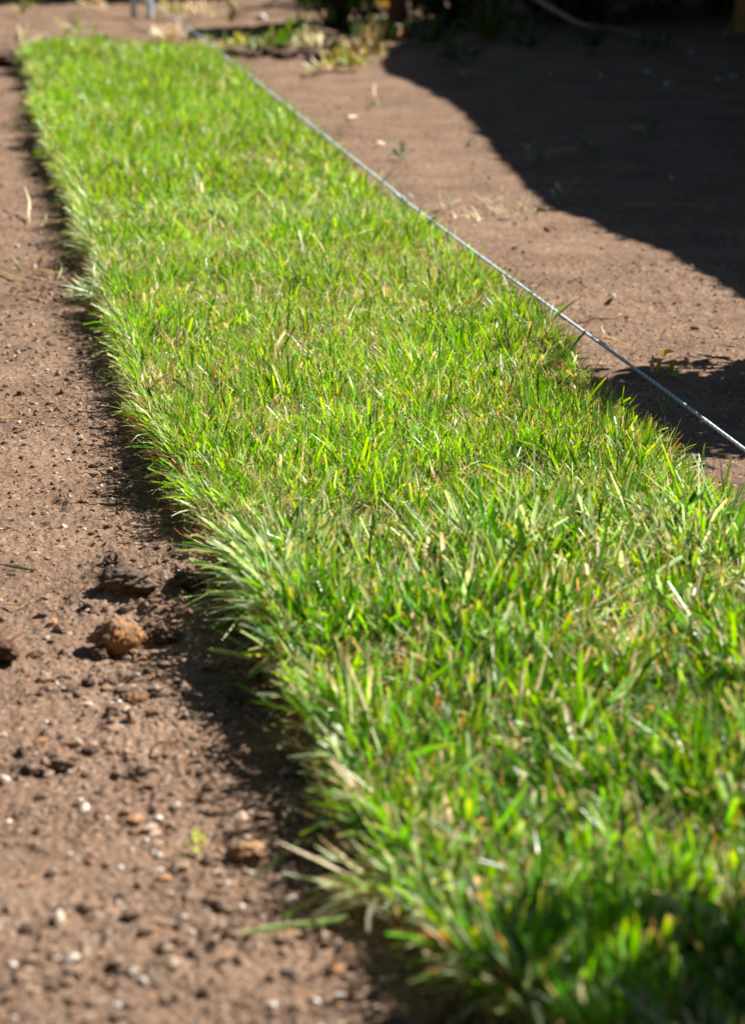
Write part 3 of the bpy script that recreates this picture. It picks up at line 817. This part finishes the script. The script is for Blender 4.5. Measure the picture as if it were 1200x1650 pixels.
# dark hedge along the top left
for k, (x, w) in enumerate([(-1.62,.34), (-1.20,.30), (-.82,.28), (-.46,.22)]):
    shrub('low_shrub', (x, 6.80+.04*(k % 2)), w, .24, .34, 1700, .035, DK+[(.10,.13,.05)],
          ('low dark shrub beyond the top left corner of the picture', 'low dark shrub behind the far soil, second from the left', 'low dark shrub just left of the pale blue stake', 'low dark shrub behind the pale blue stake')[k],
          'shrub', 200+k, group='low shrubs along the far edge of the soil')
shrub('leafy_shrub', (-.07, 5.88), .20, .17, .30, 1100, .042, MD+[(.22,.36,.08),(.18,.32,.06)], 'bright leafy shrub at the top middle where sun meets shade', 'shrub', 210, z0=.03)  # lightest leaf tones painted in as sunlit leaves
shrub('leafy_shrub', (.20, 5.88), .19, .17, .32, 900, .045, DK+MD[:1], 'dim green shrub around the dark stem right of the bright one', 'shrub', 211)
for k, (x, y, w, h) in enumerate([(.50,5.95,.26,.55), (.88,6.05,.28,.85), (1.28,6.1,.30,.9), (.50,6.95,.32,.5), (.75,6.7,.34,.9)]):
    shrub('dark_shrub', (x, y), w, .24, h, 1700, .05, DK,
          ('dark shrub behind the shaded soil under the pale curved twig', 'dark shrub in deep shade left of the orange brown trunk', 'dark shrub past the top right corner',
           'dark shrub further back behind the bright leafy one', 'tall dark shrub deepest in the shade')[k], 'shrub', 220+k)
# unseen plants added right of the picture to cast the shadows
XB = [(2.45,.45),(2.64,.412),(2.80,.378),(3.03,.312),(3.28,.228),(3.69,.187),(4.3,.145),(4.47,.125),(4.75,.07),(5.0,.0),(5.4,.02),(6.0,.15),(6.6,.2)]  # shadow edge on the ground that the added hedge is shaped to cast
def build_shadow_hedge():
    cot = 1/math.tan(SUN_EL); kx, ky = .94*cot, .34*cot
    root = empty('shadow_hedge', (1.25, 4.6, 0), 'added hedge, unseen on the right, shaped to cast the big shadow on the soil', 'hedge')
    xs = np.array([b[1] for b in XB]); ys = np.array([b[0] for b in XB])
    xe = 1.04
    hh = (xe-xs)/kx; yh = ys+ky*hh
    yy = np.linspace(yh[0]-.0, yh[-1], 160); top = np.interp(yy, yh, hh)
    top = np.convolve(np.pad(top, 4, mode='edge'), np.ones(9)/9, 'valid')
    # closed solid core: cross-section rounded, inner face at xe
    sec = []
    for y, t in zip(yy, top):
        sec.append([(xe, y, -.05), (xe-.01, y, t*.5), (xe, y, t-.01), (xe+.03, y, t), (xe+.25, y, t-.01), (xe+.45, y, t-.05), (xe+.5, y, t*.5), (xe+.5, y, -.05)])
    S = np.array(sec); n, m = S.shape[:2]
    V = S.reshape(-1, 3)
    V[:, 0] += .004*fbm(V[:, 1], V[:, 2], 25, 2, 5)
    i, j = np.meshgrid(np.arange(n-1), np.arange(m-1), indexing='ij')
    F = list(np.stack([i*m+j, i*m+j+1, (i+1)*m+j+1, (i+1)*m+j], -1).reshape(-1, 4))
    loops = [int(a) for f in F for a in f]; counts = [4]*len(F)
    loops += list(range(m)); counts.append(m)
    loops += [(n-1)*m+q for q in range(m-1, -1, -1)]; counts.append(m)
    mesh_obj('shade_core', V, loops, np.array(counts), M_LEAF, root, np.tile([.02,.04,.012], (len(V), 1)))
    r = np.random.default_rng(77); N = 15000
    y = r.uniform(yy[0], yy[-1], N); t = np.interp(y, yy, top)
    face = r.random(N)
    x = np.where(face < .45, xe-.004, np.where(face < .8, xe+r.uniform(0, .5, N), xe+.5)); z = np.where((face >= .45) & (face < .8), t-.004-.1*np.clip(x-xe-.2, 0, 1), t*r.random(N))
    az = np.where(face < .45, -1.57, np.where(face < .8, r.uniform(-3, 3, N), 1.57))+r.normal(0, .6, N)
    V, F, c = blade_arrays(np.stack([x, y, z], 1), az, r.uniform(.012, .022, N), r.uniform(.008, .013, N), r.uniform(.7, 1.5, N), r.normal(.2, .2, N), r.normal(0, .4, N),
                           np.array(DK+MD)[r.integers(0, 6, N)], 3, .15, 'leaf')
    V[:, 2] = np.minimum(V[:, 2], np.interp(V[:, 1], yy, top)+.002)
    V[:, 0] = np.where(V[:, 2] > np.interp(V[:, 1], yy, top)-.06, np.maximum(V[:, 0], xe-.003), V[:, 0])
    mesh_obj('foliage', V, F, 4, M_LEAF, root, c)
build_shadow_hedge()
def sky_block_hedge(x0, y0, x1, y1, h, d, label, seed):  # unseen hedges added to block sky light and deepen the shade
    r = np.random.default_rng(seed)
    Ln = math.hypot(x1-x0, y1-y0); ux, uy = (x1-x0)/Ln, (y1-y0)/Ln; nx, ny = -uy, ux
    root = empty('sky_block_hedge', (x0, y0, 0), label, 'hedge', 'added hedges that hold back sky light')
    sec = [(-d/2,-.05),(-d/2,h*.5),(-d/2*.9,h*.93),(0,h),(d/2*.9,h*.93),(d/2,h*.5),(d/2,-.05)]
    n = int(Ln/.2)+2; m = len(sec); V = []
    for t in np.linspace(0, Ln, n):
        for o_, z in sec:
            V.append((x0+ux*t+nx*o_, y0+uy*t+ny*o_, z))
    V = np.array(V); V += .05*np.stack([fbm(V[:, 1]+V[:, 2], V[:, 0]+V[:, 2], 2.5, 3, seed)]*3, 1)
    i, j = np.meshgrid(np.arange(n-1), np.arange(m-1), indexing='ij')
    F = np.stack([i*m+j, i*m+j+1, (i+1)*m+j+1, (i+1)*m+j], -1).reshape(-1, 4)
    loops = np.concatenate([F.ravel(), np.arange(m), (n-1)*m+np.arange(m)[::-1]]); counts = np.array([4]*len(F)+[m, m])
    mesh_obj('shade_core', V, loops, counts, M_LEAF, root, np.tile([.02,.04,.012], (len(V), 1)))
    N = 9000; t = r.uniform(0, Ln, N); o_ = np.where(r.random(N) < .5, -1, 1)*d/2*r.uniform(.9, 1.05, N); z = r.uniform(0, h, N)
    top = r.random(N) < .2; o_ = np.where(top, r.uniform(-d/2, d/2, N), o_); z = np.where(top, h*.98, z)
    P = np.stack([x0+ux*t+nx*o_, y0+uy*t+ny*o_, z], 1)
    V, F, c = blade_arrays(P, r.uniform(-3.1, 3.1, N), r.uniform(.06, .13, N), r.uniform(.04, .07, N), r.uniform(.5, 1.6, N), r.normal(.2, .3, N), r.normal(0, .6, N), np.array(DK+MD)[r.integers(0, 6, N)], 3, .15, 'leaf')
    mesh_obj('foliage', V, F, 4, M_LEAF, root, c)
sky_block_hedge(-4, 8.6, 5, 8.6, 3.2, .8, 'tall unseen hedge added far behind the shrubs to hold back sky light', 801)
sky_block_hedge(-3.2, -3, -3.2, 8, 2.8, .8, 'tall unseen hedge added along the left to hold back sky light', 802)
sky_block_hedge(-3, -3.4, 5, -3.4, 2.8, .8, 'tall unseen hedge added behind the viewer to hold back sky light', 803)
shrub('shadow_shrub', (.665, 2.235), .17, .19, .40, 2600, .035, MD, 'unseen leafy shrub right of the picture, placed to cast the small leafy shadow', 'shrub', 240, z0=.16)  # unseen, placed so that its crown throws the leafy shadow
shrub('shadow_shrub', (.60, 1.06), .16, .13, .47, 620, .042, MD, 'unseen loose shrub right of the picture, added to dapple the nearest grass', 'shrub', 241, z0=.30)  # unseen shrub added only to throw dappled shade on the near grass

# trunks, twigs and litter at the back
def trunk(name, u, v, rad, h, col, label, seed, lean=(0, 0)):
    r = np.random.default_rng(seed); x, y = at(u, v); g = h_at(x, y)
    P = smooth_path([(x, y, g-.03), (x+lean[0]*.3, y+lean[1]*.3, g+h*.35), (x+lean[0], y+lean[1], g+h)], 24)
    R = np.linspace(rad*1.15, rad*.8, 24); R[:5] += np.linspace(rad*.35, 0, 5)
    V, F, c = tube_arrays(P, R, 18, col, .08, r)
    V += np.stack([fbm(V[:, 2]*2, V[:, 0]*9+V[:, 1]*9, 12, 3, seed)]*3, 1)*np.array([.004, .004, 0])
    root = empty(name, (x, y, g), label, 'trunk')
    mesh_obj('bark', V, F, 4, M_BARK, root, c)
    bs = []
    for q in range(4):
        a = r.uniform(0, 6.28); z = g+h*(.55+.12*q); b = np.array([x+lean[0]*.8, y+lean[1]*.8, z])
        bs.append(tube_arrays(smooth_path([b, b+(math.cos(a)*.08, math.sin(a)*.08, .07), b+(math.cos(a)*.2, math.sin(a)*.2, .22)], 8), np.linspace(rad*.35, rad*.12, 8), 8, col, .1, r))
    V, F, c = join_arrays(bs)
    mesh_obj('branch', V, F, 4, M_BARK, root, c)
trunk('shrub_trunk', 642, 62, .022, .9, (.085,.045,.028), 'dark brown woody trunk rising at the top middle in shade', 301)
trunk('shrub_trunk', 1207, 56, .032, .9, (.50,.26,.09), 'orange brown trunk at the top right corner', 302, (.02,.02))
def branch(name, ctrl, rad, col, label, cat, seed=0, mat=None):
    P = smooth_path(ctrl, 30)
    V, F, c = tube_arrays(P, np.linspace(rad, rad*.6, 30), 8, col, .06, np.random.default_rng(seed))
    o = mesh_obj(name, V, F, 4, mat or M_BARK, None, c)
    o.location = P[0]; o.data.transform(__import__('mathutils').Matrix.Translation(-Vector(P[0])))
    return tag(o, label, cat)
def p3(u, v, z): return (*at(u, v, z), z)
branch('dead_twig', [p3(855,-6,.10), p3(890,14,.085), p3(935,38,.065), p3(1000,50,.045), p3(1050,62,.030)], .0048, (.42,.37,.33), 'long pale grey curved twig reaching down through the shrub shade', 'twig', 1)
branch('dead_twig', [p3(1162,60,.01), p3(1172,52,.02), p3(1180,35,.05), p3(1187,15,.085)], .006, (.55,.47,.38), 'short thick pale twig leaning on the orange brown trunk', 'twig', 2)
branch('dead_twig', [p3(496,44,.03), p3(520,50,.03), p3(542,54,.028)], .0058, (.62,.42,.30), 'pale tan cut stick lying on the litter under the bright shrub', 'twig', 3)
branch('dead_twig', [p3(372,30,.05), p3(378,14,.085), p3(366,-4,.12)], .009, (.45,.36,.18), 'leaning dry yellowish stalk at the top behind the string', 'twig', 4)
lump('stone', at(422,34), .026, ((.80,.78,.75), (.70,.68,.65)), 'bright white stone on the sunlit soil at the top', 'stone', seed=95, sub=2, mat=M_PEBBLE)
# mound of litter and weeds in front of the shrubs
for k, (u, v, s) in enumerate(sorted([(375,92,.06), (405,97,.05), (430,92,.07), (462,99,.075), (492,92,.06), (520,102,.07), (548,95,.06), (572,88,.08), (445,78,.07), (540,78,.08), (500,80,.06), (412,76,.05), (586,76,.07)])):
    lump('soil_clod', at(u, v), s*.62, CLOD, ORD[k]+' big dark clod from the left in the bank between string and shrubs', 'soil clod', 'big dark clods of the litter bank', seed=400+k, rough=.6, flat=.5)
for k, (u, v, lab, cols, n, L) in enumerate([
        (392,72,'yellow flecked weed on the litter bank nearest the string', [(.45,.42,.08),(.12,.2,.05)], 20, (.02,.04)),
        (425,80,'green and straw weed on the litter bank, second from the string', [(.30,.32,.12),(.14,.22,.06)], 26, (.02,.05)),
        (455,70,'small green weed at the middle of the litter bank', MD, 24, (.02,.05)),
        (500,78,'pale cream weed on the litter bank under the cut stick', [BLE,(.4,.42,.2)], 26, (.02,.05)),
        (482,60,'leafy green weed at the foot of the bright shrub', MD, 40, (.03,.06)),
        (515,112,'thin pale weed at the front of the litter bank', [STR,(.4,.42,.2)], 10, (.02,.045)),
        (556,105,'yellowish weed clump standing forward of the litter bank', [(.42,.40,.10),(.28,.30,.10)], 44, (.02,.05)),
        (588,92,'tall tan seeding weed right of the yellowish clump', [(.45,.33,.17),(.36,.28,.14),(.2,.2,.08)], 50, (.03,.07)),
        (598,68,'dark mixed weed behind the tall tan one', DK+[(.4,.3,.15)], 50, (.03,.07)),
        (340,78,'weed tips beside the string at the far slab corner', [(.30,.34,.12),STR], 20, (.02,.04)),
        (36,22,'faint pale weed on the far soil at the top left', [STR,(.3,.33,.15)], 9, (.02,.05)),
        (42,70,'thin dry weed behind the far left slab corner', [STR,BLE], 9, (.03,.06)),
        (124,50,'wispy dry stalks behind the farthest slab', [STR,(.3,.33,.15)], 7, (.03,.06)),
        (154,14,'small pale weed before the low dark shrubs', [STR], 9, (.02,.05)),
        (280,22,'dry straw weed beside the pale blue stake', [STR,(.40,.38,.16)], 22, (.03,.07)),
        (330,24,'pale weed right of the stake on sunlit soil', [STR,BLE], 16, (.03,.06)),
        (275,58,'pale litter tuft where the string passes the far slab', [BLE,STR], 34, (.02,.035)),
        (700,70,'dull green weed in shade right of the dark trunk', DK+[(.1,.14,.06)], 40, (.04,.09)),
        (790,60,'green blades in shade under the dark shrubs', MD+DK, 30, (.05,.11)),
        (850,75,'low green weed in shade below the curved twig', MD+DK, 26, (.03,.08)),
        (745,95,'grey green weed at the top rim of the shaded soil', DK+[(.2,.22,.14)], 22, (.03,.06)),
        (950,78,'flat dull weed in the shade below the long twig', DK+[(.2,.2,.14)], 22, (.03,.06)),
        (1060,76,'sparse dull weed near the right in the shade', DK+[(.2,.2,.14)], 16, (.03,.06)),
        (630,24,'seeding stalk with orange tip in front of the trunk', [(.45,.3,.1),(.12,.2,.05)], 16, (.05,.10)),
        (935,30,'upright green stems behind the long twig', MD, 14, (.05,.11))]):
    tuft('weed', u, v, .012, n, L, (.005,.013), 0., 1.9, cols, lab, 'weed', 500+k, a0=(.1,1.2), spread=.017, mat=M_LEAF)
